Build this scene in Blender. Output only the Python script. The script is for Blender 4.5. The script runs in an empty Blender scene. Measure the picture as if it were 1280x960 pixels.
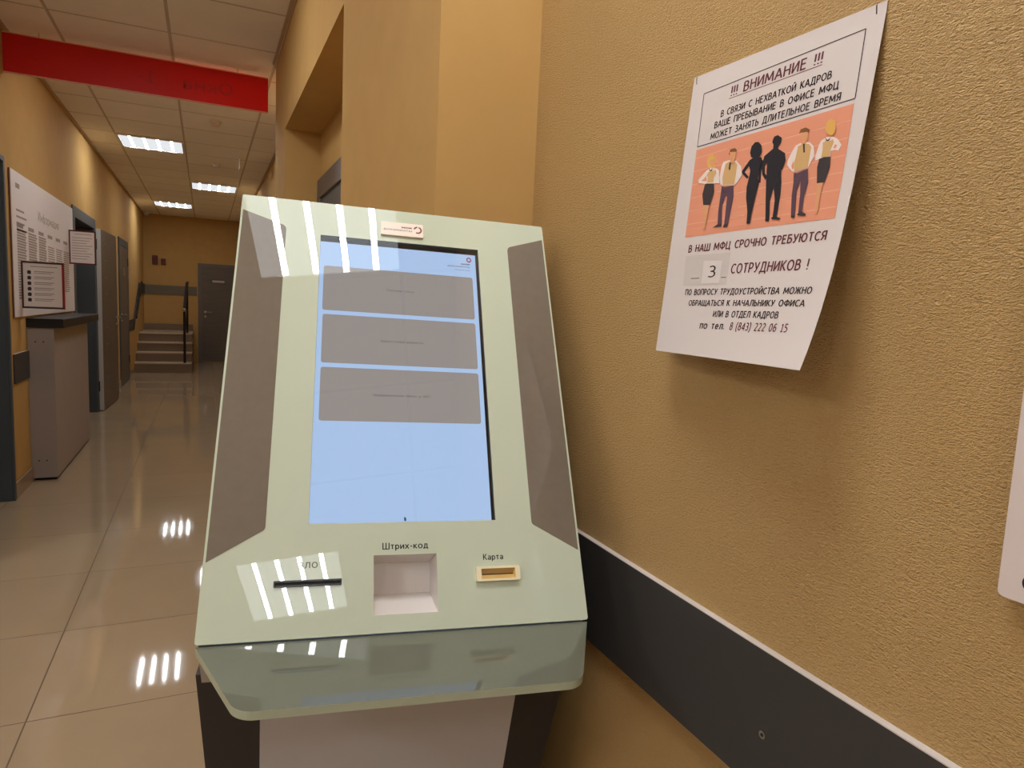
import bpy, bmesh, math, random
import numpy as np
from mathutils import Vector, Matrix
random.seed(7)
scene = bpy.context.scene
COL = scene.collection

# ------------------------------------------------------------------ camera
cam_data = bpy.data.cameras.new('camera')
cam = bpy.data.objects.new('camera', cam_data)
COL.objects.link(cam)
scene.camera = cam
cam_data.sensor_width = 36.0
cam_data.lens = 828.8586 / 1280 * 36.0
cam_data.clip_start = 0.02
YAW, PITCH, ROLL = 0.434862915, -0.109789728, 0.0457880549
def cam_axes(a, b, c):
    f = Vector((math.sin(a) * math.cos(b), math.cos(a) * math.cos(b), math.sin(b)))
    r0 = Vector((math.cos(a), -math.sin(a), 0)); u0 = r0.cross(f)
    return math.cos(c) * r0 + math.sin(c) * u0, -math.sin(c) * r0 + math.cos(c) * u0, f
R_, U_, F_ = cam_axes(YAW, PITCH, ROLL)
EYE = 1.30
cam.matrix_world = Matrix(((R_.x, U_.x, -F_.x, 0), (R_.y, U_.y, -F_.y, 0), (R_.z, U_.z, -F_.z, EYE), (0, 0, 0, 1)))

# ------------------------------------------------------------------ world, exposure
world = bpy.data.worlds.new('world'); scene.world = world; world.use_nodes = True
world.node_tree.nodes['Background'].inputs[0].default_value = (0.02, 0.018, 0.016, 1)
world.node_tree.nodes['Background'].inputs[1].default_value = 1.0
scene.view_settings.view_transform = 'Standard'
scene.view_settings.look = 'None'
scene.view_settings.gamma = 1.0
scene.view_settings.use_curve_mapping = False
scene.view_settings.exposure = 0.90
STRIP_POWER, DIFFUSER_POWER = 34.0, 1.5
GAIN_NEAR, GAIN_FAR, GAIN_HALL = 1.45, 0.88, 1.7

# ------------------------------------------------------------------ materials
def lin(c):
    c = c / 255.0
    return c / 12.92 if c <= 0.04045 else ((c + 0.055) / 1.055) ** 2.4
def L(rgb): return (lin(rgb[0]), lin(rgb[1]), lin(rgb[2]), 1.0)
MATS = {}
def mat(name, rgb, rough=0.6, spec=0.5, metal=0.0, noise=0.0, nscale=30.0, bump=0.0, bscale=200.0, coat=0.0):
    if name in MATS: return MATS[name]
    m = bpy.data.materials.new(name); m.use_nodes = True; nt = m.node_tree
    b = nt.nodes['Principled BSDF']
    b.inputs['Base Color'].default_value = L(rgb)
    b.inputs['Roughness'].default_value = rough
    b.inputs['Specular IOR Level'].default_value = spec
    b.inputs['Metallic'].default_value = metal
    b.inputs['Coat Weight'].default_value = coat
    b.inputs['Coat Roughness'].default_value = 0.02
    if noise or bump:
        tc = nt.nodes.new('ShaderNodeTexCoord')
    if noise:
        n = nt.nodes.new('ShaderNodeTexNoise'); n.inputs['Scale'].default_value = nscale; n.inputs['Detail'].default_value = 4
        nt.links.new(tc.outputs['Object'], n.inputs['Vector'])
        mr = nt.nodes.new('ShaderNodeMapRange'); mr.inputs['From Min'].default_value = 0.3; mr.inputs['From Max'].default_value = 0.7
        mr.inputs['To Min'].default_value = 1 - noise; mr.inputs['To Max'].default_value = 1 + noise
        nt.links.new(n.outputs['Fac'], mr.inputs['Value'])
        mx = nt.nodes.new('ShaderNodeMix'); mx.data_type = 'RGBA'; mx.blend_type = 'MULTIPLY'; mx.inputs['Factor'].default_value = 1
        mx.inputs['A'].default_value = L(rgb); nt.links.new(mr.outputs['Result'], mx.inputs['B'])
        nt.links.new(mx.outputs['Result'], b.inputs['Base Color'])
    if bump:
        n2 = nt.nodes.new('ShaderNodeTexNoise'); n2.inputs['Scale'].default_value = bscale; n2.inputs['Detail'].default_value = 3
        nt.links.new(tc.outputs['Object'], n2.inputs['Vector'])
        bp = nt.nodes.new('ShaderNodeBump'); bp.inputs['Strength'].default_value = bump; bp.inputs['Distance'].default_value = 0.001
        nt.links.new(n2.outputs['Fac'], bp.inputs['Height']); nt.links.new(bp.outputs['Normal'], b.inputs['Normal'])
    MATS[name] = m
    return m
def emit(name, rgb, power):
    if name in MATS: return MATS[name]
    m = bpy.data.materials.new(name); m.use_nodes = True; nt = m.node_tree
    nt.nodes.remove(nt.nodes['Principled BSDF'])
    e = nt.nodes.new('ShaderNodeEmission'); e.inputs[0].default_value = L(rgb); e.inputs[1].default_value = power
    nt.links.new(e.outputs[0], nt.nodes['Material Output'].inputs[0])
    MATS[name] = m
    return m
def clear_pane(name):
    m = bpy.data.materials.new(name); m.use_nodes = True; nt = m.node_tree
    nt.nodes.remove(nt.nodes['Principled BSDF'])
    t = nt.nodes.new('ShaderNodeBsdfTransparent'); g = nt.nodes.new('ShaderNodeBsdfGlossy'); g.inputs['Roughness'].default_value = 0.01
    f = nt.nodes.new('ShaderNodeFresnel'); f.inputs['IOR'].default_value = 1.6
    mx = nt.nodes.new('ShaderNodeMixShader')
    nt.links.new(f.outputs[0], mx.inputs[0]); nt.links.new(t.outputs[0], mx.inputs[1]); nt.links.new(g.outputs[0], mx.inputs[2])
    nt.links.new(mx.outputs[0], nt.nodes['Material Output'].inputs[0])
    MATS[name] = m
    return m
def grid_mat(name, rgb, line_rgb, x0, y0, size, half, rough, noise, bump_d, spec=0.5, tile_bump=0.0, coarse=0.0):
    """square tiles in the XY plane with joints of half width `half`"""
    m = bpy.data.materials.new(name); m.use_nodes = True; nt = m.node_tree; N = nt.nodes; K = nt.links
    b = N['Principled BSDF']; b.inputs['Roughness'].default_value = rough; b.inputs['Specular IOR Level'].default_value = spec
    tc = N.new('ShaderNodeTexCoord'); sep = N.new('ShaderNodeSeparateXYZ'); K.new(tc.outputs['Object'], sep.inputs[0])
    def mth(op, a, bb=None):
        n = N.new('ShaderNodeMath'); n.operation = op
        for i, v in enumerate((a, bb)):
            if v is None: continue
            if isinstance(v, (int, float)): n.inputs[i].default_value = v
            else: K.new(v, n.inputs[i])
        return n.outputs[0]
    ds = []
    ids = []
    for out, o in ((sep.outputs[0], x0), (sep.outputs[1], y0)):
        q = mth('DIVIDE', mth('SUBTRACT', out, o), size)
        fr = mth('FRACT', q); ids.append(mth('FLOOR', q))
        ds.append(mth('MULTIPLY', mth('MINIMUM', fr, mth('SUBTRACT', 1.0, fr)), size))
    d = mth('MINIMUM', ds[0], ds[1])
    mask = mth('LESS_THAN', d, half)
    n = N.new('ShaderNodeTexNoise'); n.inputs['Scale'].default_value = 6; n.inputs['Detail'].default_value = 5
    K.new(tc.outputs['Object'], n.inputs['Vector'])
    cell = N.new('ShaderNodeTexWhiteNoise'); cell.noise_dimensions = '2D'
    cmb = N.new('ShaderNodeCombineXYZ'); K.new(ids[0], cmb.inputs[0]); K.new(ids[1], cmb.inputs[1]); K.new(cmb.outputs[0], cell.inputs['Vector'])
    v = mth('ADD', mth('MULTIPLY', mth('SUBTRACT', n.outputs['Fac'], 0.5), noise * 2), mth('MULTIPLY', mth('SUBTRACT', cell.outputs[0], 0.5), noise))
    v = mth('ADD', v, 1.0)
    mx = N.new('ShaderNodeMix'); mx.data_type = 'RGBA'; mx.blend_type = 'MULTIPLY'; mx.inputs['Factor'].default_value = 1
    mx.inputs['A'].default_value = L(rgb); K.new(v, mx.inputs['B'])
    m2 = N.new('ShaderNodeMix'); m2.data_type = 'RGBA'; K.new(mask, m2.inputs['Factor']); K.new(mx.outputs['Result'], m2.inputs['A']); m2.inputs['B'].default_value = L(line_rgb)
    K.new(m2.outputs['Result'], b.inputs['Base Color'])
    h = mth('MULTIPLY', mth('MINIMUM', mth('DIVIDE', d, half), 1.0), 1.0)
    if coarse:
        n3 = N.new('ShaderNodeTexNoise'); n3.inputs['Scale'].default_value = 90; n3.inputs['Detail'].default_value = 4; K.new(tc.outputs['Object'], n3.inputs['Vector'])
        h = mth('ADD', h, mth('MULTIPLY', n3.outputs['Fac'], coarse))
    bp = N.new('ShaderNodeBump'); bp.inputs['Strength'].default_value = 1.0; bp.inputs['Distance'].default_value = bump_d
    K.new(h, bp.inputs['Height']); K.new(bp.outputs['Normal'], b.inputs['Normal'])
    rr = mth('ADD', mth('MULTIPLY', mask, 0.5), rough); K.new(rr, b.inputs['Roughness'])
    MATS[name] = m
    return m
def wallpaper_mat(name, rgb):
    m = bpy.data.materials.new(name); m.use_nodes = True; nt = m.node_tree; N = nt.nodes; K = nt.links
    b = N['Principled BSDF']; b.inputs['Roughness'].default_value = 0.55; b.inputs['Specular IOR Level'].default_value = 0.35
    tc = N.new('ShaderNodeTexCoord'); mp = N.new('ShaderNodeMapping'); mp.inputs['Scale'].default_value = (110, 205, 490)
    K.new(tc.outputs['Object'], mp.inputs['Vector'])
    n = N.new('ShaderNodeTexNoise'); n.inputs['Scale'].default_value = 1.0; n.inputs['Detail'].default_value = 2.5; n.inputs['Roughness'].default_value = 0.5; n.inputs['Distortion'].default_value = 0.8
    K.new(mp.outputs[0], n.inputs['Vector'])
    bp = N.new('ShaderNodeBump'); bp.inputs['Strength'].default_value = 0.9; bp.inputs['Distance'].default_value = 0.0068
    K.new(n.outputs['Fac'], bp.inputs['Height']); K.new(bp.outputs['Normal'], b.inputs['Normal'])
    n2 = N.new('ShaderNodeTexNoise'); n2.inputs['Scale'].default_value = 3.0; n2.inputs['Detail'].default_value = 3; K.new(tc.outputs['Object'], n2.inputs['Vector'])
    mr = N.new('ShaderNodeMapRange'); mr.inputs['To Min'].default_value = 0.93; mr.inputs['To Max'].default_value = 1.07; K.new(n2.outputs['Fac'], mr.inputs['Value'])
    mx = N.new('ShaderNodeMix'); mx.data_type = 'RGBA'; mx.blend_type = 'MULTIPLY'; mx.inputs['Factor'].default_value = 1
    mx.inputs['A'].default_value = L(rgb); K.new(mr.outputs[0], mx.inputs['B']); K.new(mx.outputs['Result'], b.inputs['Base Color'])
    MATS[name] = m
    return m
def door_mat(name, rgb):
    m = bpy.data.materials.new(name); m.use_nodes = True; nt = m.node_tree; N = nt.nodes; K = nt.links
    b = N['Principled BSDF']; b.inputs['Roughness'].default_value = 0.45
    tc = N.new('ShaderNodeTexCoord'); mp = N.new('ShaderNodeMapping'); mp.inputs['Scale'].default_value = (3, 3, 45)
    K.new(tc.outputs['Object'], mp.inputs['Vector'])
    n = N.new('ShaderNodeTexNoise'); n.inputs['Scale'].default_value = 1.0; n.inputs['Detail'].default_value = 5; K.new(mp.outputs[0], n.inputs['Vector'])
    mr = N.new('ShaderNodeMapRange'); mr.inputs['To Min'].default_value = 0.72; mr.inputs['To Max'].default_value = 1.28; K.new(n.outputs['Fac'], mr.inputs['Value'])
    mx = N.new('ShaderNodeMix'); mx.data_type = 'RGBA'; mx.blend_type = 'MULTIPLY'; mx.inputs['Factor'].default_value = 1
    mx.inputs['A'].default_value = L(rgb); K.new(mr.outputs[0], mx.inputs['B']); K.new(mx.outputs['Result'], b.inputs['Base Color'])
    MATS[name] = m
    return m

PAINT = mat('ochre_paint', (196, 157, 98), 0.8, 0.08, noise=0.03, nscale=8, bump=0.15, bscale=350)
WALLPAPER = wallpaper_mat('textured_ochre_wallpaper', (198, 160, 102))
CEIL = grid_mat('ceiling_tiles', (250, 244, 240), (210, 198, 186), -0.185, 0.36, 0.6, 0.009, 0.85, 0.05, 0.004, 0.2, coarse=0.12)
FLOOR = grid_mat('porcelain_floor_tiles', (174, 152, 123), (106, 84, 62), -0.50, 2.295, 0.605, 0.0022, 0.045, 0.05, 0.0006, 0.55)
GREYTRIM = mat('grey_painted_frame', (76, 82, 86), 0.45)
DOORGREY = door_mat('grey_oak_door', (106, 94, 82))
DARKDOOR = mat('dark_blue_grey_door', (84, 92, 98), 0.4)
RAILDARK = mat('dark_grey_laminate', (60, 58, 57), 0.42, 0.4)
RAILEDGE = mat('pale_edge_banding', (214, 205, 198), 0.4)
STEEL = mat('brushed_steel', (190, 190, 188), 0.25, metal=1.0)
BLACK = mat('black_plastic', (22, 21, 22), 0.4)
BLACKLAM = mat('black_laminate', (24, 20, 19), 0.5)
WHITE = mat('white_plastic', (232, 228, 224), 0.4)
PAPER = mat('white_paper', (216, 204, 198), 0.75, 0.25)
RED = mat('red_plastic', (176, 20, 18), 0.45)
TILE = mat('skirting_tile', (170, 142, 114), 0.2)

# ------------------------------------------------------------------ mesh helpers
class MB:
    def __init__(s): s.v = []; s.f = []; s.m = []
    def add(s, verts, faces, mi=0):
        o = len(s.v); s.v += [tuple(p) for p in verts]
        for f in faces: s.f.append(tuple(i + o for i in f)); s.m.append(mi)
        return s
    def box(s, x0, x1, y0, y1, z0, z1, mi=0):
        v = [(x, y, z) for z in (z0, z1) for y in (y0, y1) for x in (x0, x1)]
        return s.add(v, [(0, 2, 3, 1), (4, 5, 7, 6), (0, 1, 5, 4), (2, 6, 7, 3), (0, 4, 6, 2), (1, 3, 7, 5)], mi)
    def prism(s, poly, fn, a, b, mi=0, mside=None):
        """poly: 2D outline; fn(u,v,w)->point; from w=a to w=b"""
        n = len(poly)
        v = [fn(p[0], p[1], a) for p in poly] + [fn(p[0], p[1], b) for p in poly]
        s.add(v, [tuple(range(n))[::-1], tuple(range(n, 2 * n))], mi)
        o = len(s.v) - 2 * n
        for i in range(n):
            j = (i + 1) % n; s.f.append((o + i, o + j, o + n + j, o + n + i)); s.m.append(mi if mside is None else mside)
        return s
    def cyl(s, c, axis, r, h, n=20, mi=0, r2=None):
        c = Vector(c); a = Vector(axis).normalized(); t = a.orthogonal().normalized(); b = a.cross(t); r2 = r if r2 is None else r2
        v = [c + (t * math.cos(k * 2 * math.pi / n) + b * math.sin(k * 2 * math.pi / n)) * r for k in range(n)]
        v += [c + a * h + (t * math.cos(k * 2 * math.pi / n) + b * math.sin(k * 2 * math.pi / n)) * r2 for k in range(n)]
        return s.add(v, [tuple(range(n))[::-1], tuple(range(n, 2 * n))] + [(k, (k + 1) % n, n + (k + 1) % n, n + k) for k in range(n)], mi)
    def tube(s, pts, r, n=10, mi=0):
        pts = [Vector(p) for p in pts]; rings = []
        for i, p in enumerate(pts):
            d = (pts[min(i + 1, len(pts) - 1)] - pts[max(i - 1, 0)]).normalized()
            t = d.cross(Vector((0.31, 0.2, 0.93))).normalized(); b = d.cross(t)
            rings.append([p + (t * math.cos(k * 2 * math.pi / n) + b * math.sin(k * 2 * math.pi / n)) * r for k in range(n)])
        v = [q for g in rings for q in g]; f = [tuple(range(n))[::-1], tuple(range(len(v) - n, len(v)))]
        for i in range(len(pts) - 1):
            for k in range(n):
                f.append((i * n + k, i * n + (k + 1) % n, (i + 1) * n + (k + 1) % n, (i + 1) * n + k))
        return s.add(v, f, mi)
    def sphere(s, c, r, sz=1.0, n=16, m=10, mi=0, lo=-1.0):
        v = []; f = []
        a0 = math.asin(lo)
        for i in range(m + 1):
            a = a0 + (math.pi / 2 - a0) * i / m
            for k in range(n):
                v.append((c[0] + r * math.cos(a) * math.cos(2 * math.pi * k / n), c[1] + r * math.cos(a) * math.sin(2 * math.pi * k / n), c[2] + sz * r * math.sin(a)))
        for i in range(m):
            for k in range(n): f.append((i * n + k, i * n + (k + 1) % n, (i + 1) * n + (k + 1) % n, (i + 1) * n + k))
        f.append(tuple(range(n))[::-1])
        return s.add(v, f, mi)
    def build(s, name, mats, parent=None, bevel=0.0, smooth=False, fix=True):
        me = bpy.data.meshes.new(name); me.from_pydata(s.v, [], s.f)
        mats = mats if isinstance(mats, (list, tuple)) else [mats]
        for m in mats: me.materials.append(m)
        me.polygons.foreach_set('material_index', s.m)
        if fix:
            bm = bmesh.new(); bm.from_mesh(me); bmesh.ops.recalc_face_normals(bm, faces=bm.faces); bm.to_mesh(me); bm.free()
        if smooth:
            for p in me.polygons: p.use_smooth = True
        me.update()
        o = bpy.data.objects.new(name, me); COL.objects.link(o)
        if parent is not None: o.parent = parent
        if bevel:
            md = o.modifiers.new('bevel', 'BEVEL'); md.width = bevel; md.segments = 2; md.limit_method = 'ANGLE'; md.angle_limit = math.radians(40)
        return o
def tag(o, label=None, cat=None, group=None, kind=None):
    if label: o['label'] = label
    if cat: o['category'] = cat
    if group: o['group'] = group
    if kind: o['kind'] = kind
    return o
def empty(name, loc=(0, 0, 0), rz=0.0, **k):
    o = bpy.data.objects.new(name, None); COL.objects.link(o); o.empty_display_size = 0.1
    o.location = loc; o.rotation_euler = (0, 0, rz)
    return tag(o, **k)
def struct(o): o['kind'] = 'structure'; return o
def rounded(poly, radii, n=6):
    out = []; N = len(poly)
    for i in range(N):
        p = Vector(poly[i]); r = radii[i] if isinstance(radii, (list, tuple)) else radii
        if r <= 0: out.append(tuple(p)); continue
        a = (Vector(poly[i - 1]) - p).normalized(); b = (Vector(poly[(i + 1) % N]) - p).normalized()
        half = a.angle(b) / 2; d = r / math.tan(half)
        c = p + (a + b).normalized() * (r / math.sin(half))
        p0 = p + a * d - c; p1 = p + b * d - c
        a0 = math.atan2(p0.y, p0.x); a1 = math.atan2(p1.y, p1.x)
        da = (a1 - a0 + math.pi) % (2 * math.pi) - math.pi
        for k in range(n + 1):
            t = a0 + da * k / n; out.append((c.x + r * math.cos(t), c.y + r * math.sin(t)))
    return out
def rect(x0, x1, y0, y1): return [(x0, y0), (x1, y0), (x1, y1), (x0, y1)]
def fill2d(polys):
    """triangulated planar region bounded by outlines (holes allowed)"""
    cu = bpy.data.curves.new('tmp', 'CURVE'); cu.dimensions = '2D'; cu.fill_mode = 'BOTH'
    for p in polys:
        sp = cu.splines.new('POLY'); sp.points.add(len(p) - 1); sp.use_cyclic_u = True
        for q, c in zip(sp.points, p): q.co = (c[0], c[1], 0, 1)
    o = bpy.data.objects.new('tmp', cu); me = bpy.data.meshes.new_from_object(o)
    v = [(q.co.x, q.co.y) for q in me.vertices]; f = [tuple(p.vertices) for p in me.polygons]
    bpy.data.objects.remove(o); bpy.data.curves.remove(cu); bpy.data.meshes.remove(me)
    return v, f
def plate(mb, polys, fn, w0, w1, mi=0, sides=None):
    """fill polys at w0 (front) and w1 (back), side walls per outline with its own material"""
    v, f = fill2d(polys)
    mb.add([fn(a, b, w0) for a, b in v], f, mi)
    mb.add([fn(a, b, w1) for a, b in v], [q[::-1] for q in f], mi)
    for i, p in enumerate(polys):
        n = len(p); ms = sides[i] if sides else mi
        mb.add([fn(a, b, w0) for a, b in p] + [fn(a, b, w1) for a, b in p], [(k, (k + 1) % n, n + (k + 1) % n, n + k) for k in range(n)], ms)
    return mb
# lettering: every letter drawn as pen strokes of even thickness (capital height 1)
def el(cx, cy, rx, ry, a0, a1, n=12):
    return [(cx + rx * math.cos(math.radians(a0 + (a1 - a0) * k / n)), cy + ry * math.sin(math.radians(a0 + (a1 - a0) * k / n))) for k in range(n + 1)]
GL = {
 'А': (.62, [[(0, 0), (.31, 1), (.62, 0)], [(.11, .33), (.51, .33)]]),
 'Б': (.50, [[(.45, .96), (.04, .96), (.04, .04), (.24, .04)] + el(.24, .31, .24, .27, -90, 90) + [(.04, .58)]]),
 'В': (.50, [[(.04, .96), (.22, .96)] + el(.22, .75, .20, .21, 90, -90) + [(.04, .54), (.25, .54)] + el(.25, .29, .23, .25, 90, -90) + [(.04, .04), (.04, .96)]]),
 'Г': (.42, [[(.04, 0), (.04, .96), (.42, .96)]]),
 'Д': (.66, [[(.02, -.2), (.02, .04), (.64, .04), (.64, -.2)], [(.09, .04), (.18, .4), (.2, .96), (.54, .96), (.54, .04)]]),
 'Е': (.46, [[(.45, .96), (.04, .96), (.04, .04), (.46, .04)], [(.04, .53), (.41, .53)]]),
 'Ж': (.88, [[(.44, 0), (.44, 1)], [(.03, 1), (.28, .53), (.0, 0)], [(.85, 1), (.60, .53), (.88, 0)], [(.28, .53), (.60, .53)]]),
 'З': (.46, [[(.03, .90)] + el(.19, .75, .21, .21, 110, -90) + [(.12, .54), (.2, .54)] + el(.2, .29, .24, .25, 90, -110) + [(.0, .09)]]),
 'И': (.56, [[(.04, 1), (.04, 0.02), (.52, .98), (.52, 0)]]),
 'К': (.52, [[(.04, 0), (.04, 1)], [(.04, .52), (.16, .52), (.47, 1)], [(.16, .52), (.52, 0)]]),
 'Л': (.58, [[(0, .04), (.08, .06), (.15, .3), (.18, .96), (.54, .96), (.54, 0)]]),
 'М': (.76, [[(.03, 0), (.08, .97), (.38, .2), (.68, .97), (.73, 0)]]),
 'Н': (.56, [[(.04, 0), (.04, 1)], [(.52, 0), (.52, 1)], [(.04, .53), (.52, .53)]]),
 'О': (.66, [el(.33, .5, .29, .46, 0, 360, 24)]),
 'П': (.56, [[(.04, 0), (.04, .96), (.52, .96), (.52, 0)]]),
 'Р': (.48, [[(.04, 0), (.04, .96), (.22, .96)] + el(.22, .70, .22, .26, 90, -90) + [(.04, .44)]]),
 'С': (.54, [el(.33, .5, .29, .46, 48, 312, 18)]),
 'Т': (.52, [[(0, .96), (.52, .96)], [(.26, 0), (.26, .96)]]),
 'У': (.54, [[(.02, 1), (.28, .34)], [(.52, 1), (.26, .22), (.17, .06), (.04, .04)]]),
 'Ф': (.76, [el(.38, .52, .34, .34, 0, 360, 22), [(.38, -.03), (.38, 1.05)]]),
 'Х': (.56, [[(.0, 0), (.54, 1)], [(.02, 1), (.56, 0)]]),
 'Ц': (.62, [[(.04, 1), (.04, .04), (.60, .04), (.60, -.2)], [(.51, 1), (.51, .04)]]),
 'Ч': (.52, [[(.03, 1), (.03, .68), (.09, .52), (.22, .46), (.48, .53)], [(.48, 0), (.48, 1)]]),
 'Ш': (.84, [[(.04, 1), (.04, .04), (.80, .04), (.80, 1)], [(.42, .04), (.42, 1)]]),
 'Щ': (.90, [[(.04, 1), (.04, .04), (.88, .04), (.88, -.2)], [(.42, .04), (.42, 1)], [(.80, .04), (.80, 1)]]),
 'Ь': (.48, [[(.04, 1), (.04, .04), (.22, .04)] + el(.22, .31, .22, .27, -90, 90) + [(.04, .58)]]),
 'Ы': (.70, [[(.04, 1), (.04, .04), (.20, .04)] + el(.20, .31, .22, .27, -90, 90) + [(.04, .58)], [(.66, 0), (.66, 1)]]),
 'Ю': (.86, [[(.04, 0), (.04, 1)], [(.04, .53), (.27, .53)], el(.54, .5, .27, .46, 0, 360, 22)]),
 'Я': (.50, [[(.46, 0), (.46, .96), (.27, .96)] + el(.27, .71, .22, .25, 90, 270) + [(.46, .46)], [(.26, .46), (.02, 0)]]),
 'а': (.42, [[(.03, .56), (.14, .63), (.24, .64)] + el(.24, .50, .14, .14, 90, 0, 6) + [(.38, 0)], el(.2, .19, .17, .16, 0, 360, 14)]),
 'б': (.46, [el(.23, .31, .19, .28, 0, 360, 16), [(.04, .36), (.05, .62), (.14, .86), (.38, .98)]]),
 'е': (.44, [[(.05, .34), (.40, .34)] + el(.22, .33, .18, .30, 4, 318, 16)]),
 'р': (.46, [[(.04, .68), (.04, -.25)], el(.23, .33, .19, .30, 0, 360, 16)]),
 'у': (.42, [[(.02, .68), (.22, .06)], [(.41, .68), (.19, -.06), (.11, -.2), (.0, -.22)]]),
 '0': (.50, [el(.25, .49, .21, .46, 0, 360, 18)]), '1': (.40, [[(.06, .80), (.23, .96), (.23, .04)], [(.06, .04), (.40, .04)]]),
 '2': (.48, [[(.05, .86)] + el(.23, .73, .20, .23, 130, -35, 10) + [(.05, .04), (.47, .04)]]),
 '3': (.46, [[(.04, .90)] + el(.19, .74, .20, .22, 110, -90) + [(.12, .52), (.2, .52)] + el(.2, .28, .23, .24, 90, -110) + [(.02, .08)]]),
 '4': (.54, [[(.40, 0), (.40, .97), (.03, .26), (.53, .26)]]),
 '5': (.46, [[(.42, .96), (.08, .96), (.07, .56), (.18, .58)] + el(.18, .30, .25, .27, 85, -100, 12) + [(.02, .06)]]),
 '6': (.50, [el(.25, .30, .21, .26, 0, 360, 16), [(.04, .32), (.08, .66), (.2, .9), (.42, .96)]]),
 '8': (.50, [el(.25, .74, .18, .22, 0, 360, 14), el(.25, .28, .22, .25, 0, 360, 16)]),
 '(': (.24, [[(.22, 1.08), (.08, .8), (.04, .42), (.08, .04), (.22, -.22)]]), ')': (.24, [[(.02, 1.08), (.16, .8), (.20, .42), (.16, .04), (.02, -.22)]]),
 '!': (.10, [[(.05, .30), (.05, 1)], [(.05, 0), (.05, .12)]]), '.': (.10, [[(.05, 0), (.05, .12)]]), '-': (.28, [[(.0, .38), (.28, .38)]]),
}
def _s(k): return [[(x * .80, y * .68) for x, y in st] for st in GL[k][1]]
for lo, up_ in zip('вгджзиклмнопстхцчшщыьюя', 'ВГДЖЗИКЛМНОПСТХЦЧШЩЫЬЮЯ'): GL[lo] = (GL[up_][0] * .80, _s(up_))
GL['Й'] = (GL['И'][0], GL['И'][1] + [[(.16, 1.24), (.22, 1.14), (.34, 1.14), (.40, 1.24)]])
GL['й'] = (GL['и'][0], GL['и'][1] + [[(.13, .92), (.18, .83), (.27, .83), (.32, .92)]])
GL['ф'] = (.62, [el(.31, .33, .27, .30, 0, 360, 18), [(.31, -.25), (.31, 1.0)]])
GLYPHS = {}
def split_sharp(strokes):
    out = []
    for st in strokes:
        cur = [st[0]]
        for i in range(1, len(st)):
            cur.append(st[i])
            if i < len(st) - 1:
                a = Vector(st[i]) - Vector(st[i - 1]); b = Vector(st[i + 1]) - Vector(st[i])
                if a.length > 1e-6 and b.length > 1e-6 and a.normalized().dot(b.normalized()) < -0.2:
                    out.append(cur); cur = [st[i]]
        out.append(cur)
    return out
def glyphs(s, bold=0.0):
    key = (s, bold)
    if key in GLYPHS: return GLYPHS[key]
    th = 0.050 + bold * 2.0; v = []; f = []; x0 = 0.0
    for ch in s:
        if ch == ' ': x0 += 0.52; continue
        wd, strokes = GL[ch]
        for st in split_sharp(strokes):
            closed = math.hypot(st[0][0] - st[-1][0], st[0][1] - st[-1][1]) < 1e-6
            p = [Vector(q) for q in (st[:-1] if closed else st)]; n = len(p)
            keep = [p[0]]
            for q in p[1:]:
                if (q - keep[-1]).length > 1e-4: keep.append(q)
            p = keep; n = len(p); base = len(v)
            for i in range(n):
                a = p[i - 1] if (i or closed) else None; b = p[(i + 1) % n] if (i < n - 1 or closed) else None
                d0 = (p[i] - a).normalized() if a is not None else (b - p[i]).normalized()
                d1 = (b - p[i]).normalized() if b is not None else d0
                n0 = Vector((-d0.y, d0.x)); n1 = Vector((-d1.y, d1.x)); mm = n0 + n1
                if mm.length < 0.3: mm = n1 * 1.0; k = 1.0
                else: mm.normalize(); k = min(1.0 / max(mm.dot(n1), 0.35), 2.2)
                o = mm * (th * k)
                v.append((x0 + p[i].x + o.x, p[i].y + o.y)); v.append((x0 + p[i].x - o.x, p[i].y - o.y))
            for i in range(n if closed else n - 1):
                j = (i + 1) % n; f.append((base + 2 * i, base + 2 * j, base + 2 * j + 1, base + 2 * i + 1))
        x0 += wd + 0.17
    GLYPHS[key] = (v, f)
    return v, f
CAP = 1.0
def text(mb, s, fn, left, right, cap, mi, w, bold=0.012, lift=0.0):
    """letters of s stretched from baseline point left to right (2D), capital height cap, put at fn(u,v,w)"""
    v, f = glyphs(s, bold)
    if not v: return
    x0 = min(q[0] for q in v); x1 = max(q[0] for q in v)
    dx, dy = right[0] - left[0], right[1] - left[1]; ln = math.hypot(dx, dy); ux, uy = dx / ln, dy / ln
    out = []
    for x, y in v:
        a = (x - x0) / (x1 - x0) * ln; b = y / CAP * cap
        out.append(fn(left[0] + ux * a - uy * b, left[1] + uy * a + ux * b, w))
    mb.add(out, f, mi)

# ================================================================== room shell
XL, XW, XH, XF = -1.08, 0.64, 0.42, 0.68          # left wall, wallpapered wall, pillar face, far right wall
YB, YC, ZC = 14.6, 1.312, 2.82                    # end wall, corner at the pillar, ceiling
YN = -5.0
XHALL, YH = -6.0, 3.55                             # unseen hall added on the left, open so its fill lamps reach in
struct(MB().box(XHALL - 0.1, 1.3, YN - 0.1, YB + 0.1, -0.1, 0).build('floor', FLOOR))
struct(MB().box(XHALL - 0.1, 1.3, YN - 0.1, YB + 0.1, ZC, ZC + 0.1).build('ceiling', CEIL))
O1 = (3.86, 4.89, 2.06); O2 = (7.17, 8.37, 1.99); O3 = (10.62, 11.66, 1.99)
TH = 0.34
for a, b, z in ((YH, O1[0], 0), (O1[1], O2[0], 0), (O2[1], O3[0], 0), (O3[1], YB, 0), O1, O2, O3):
    struct(MB().box(XL - TH, XL, a, b, z, ZC).build('wall_left', PAINT))
struct(MB().box(XHALL, XL - TH, YH, YH + 0.1, 0, ZC).build('wall_hall', PAINT))
struct(MB().box(XHALL - 0.1, XHALL, YN, YH + 0.1, 0, ZC).build('wall_hall', PAINT))
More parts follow.
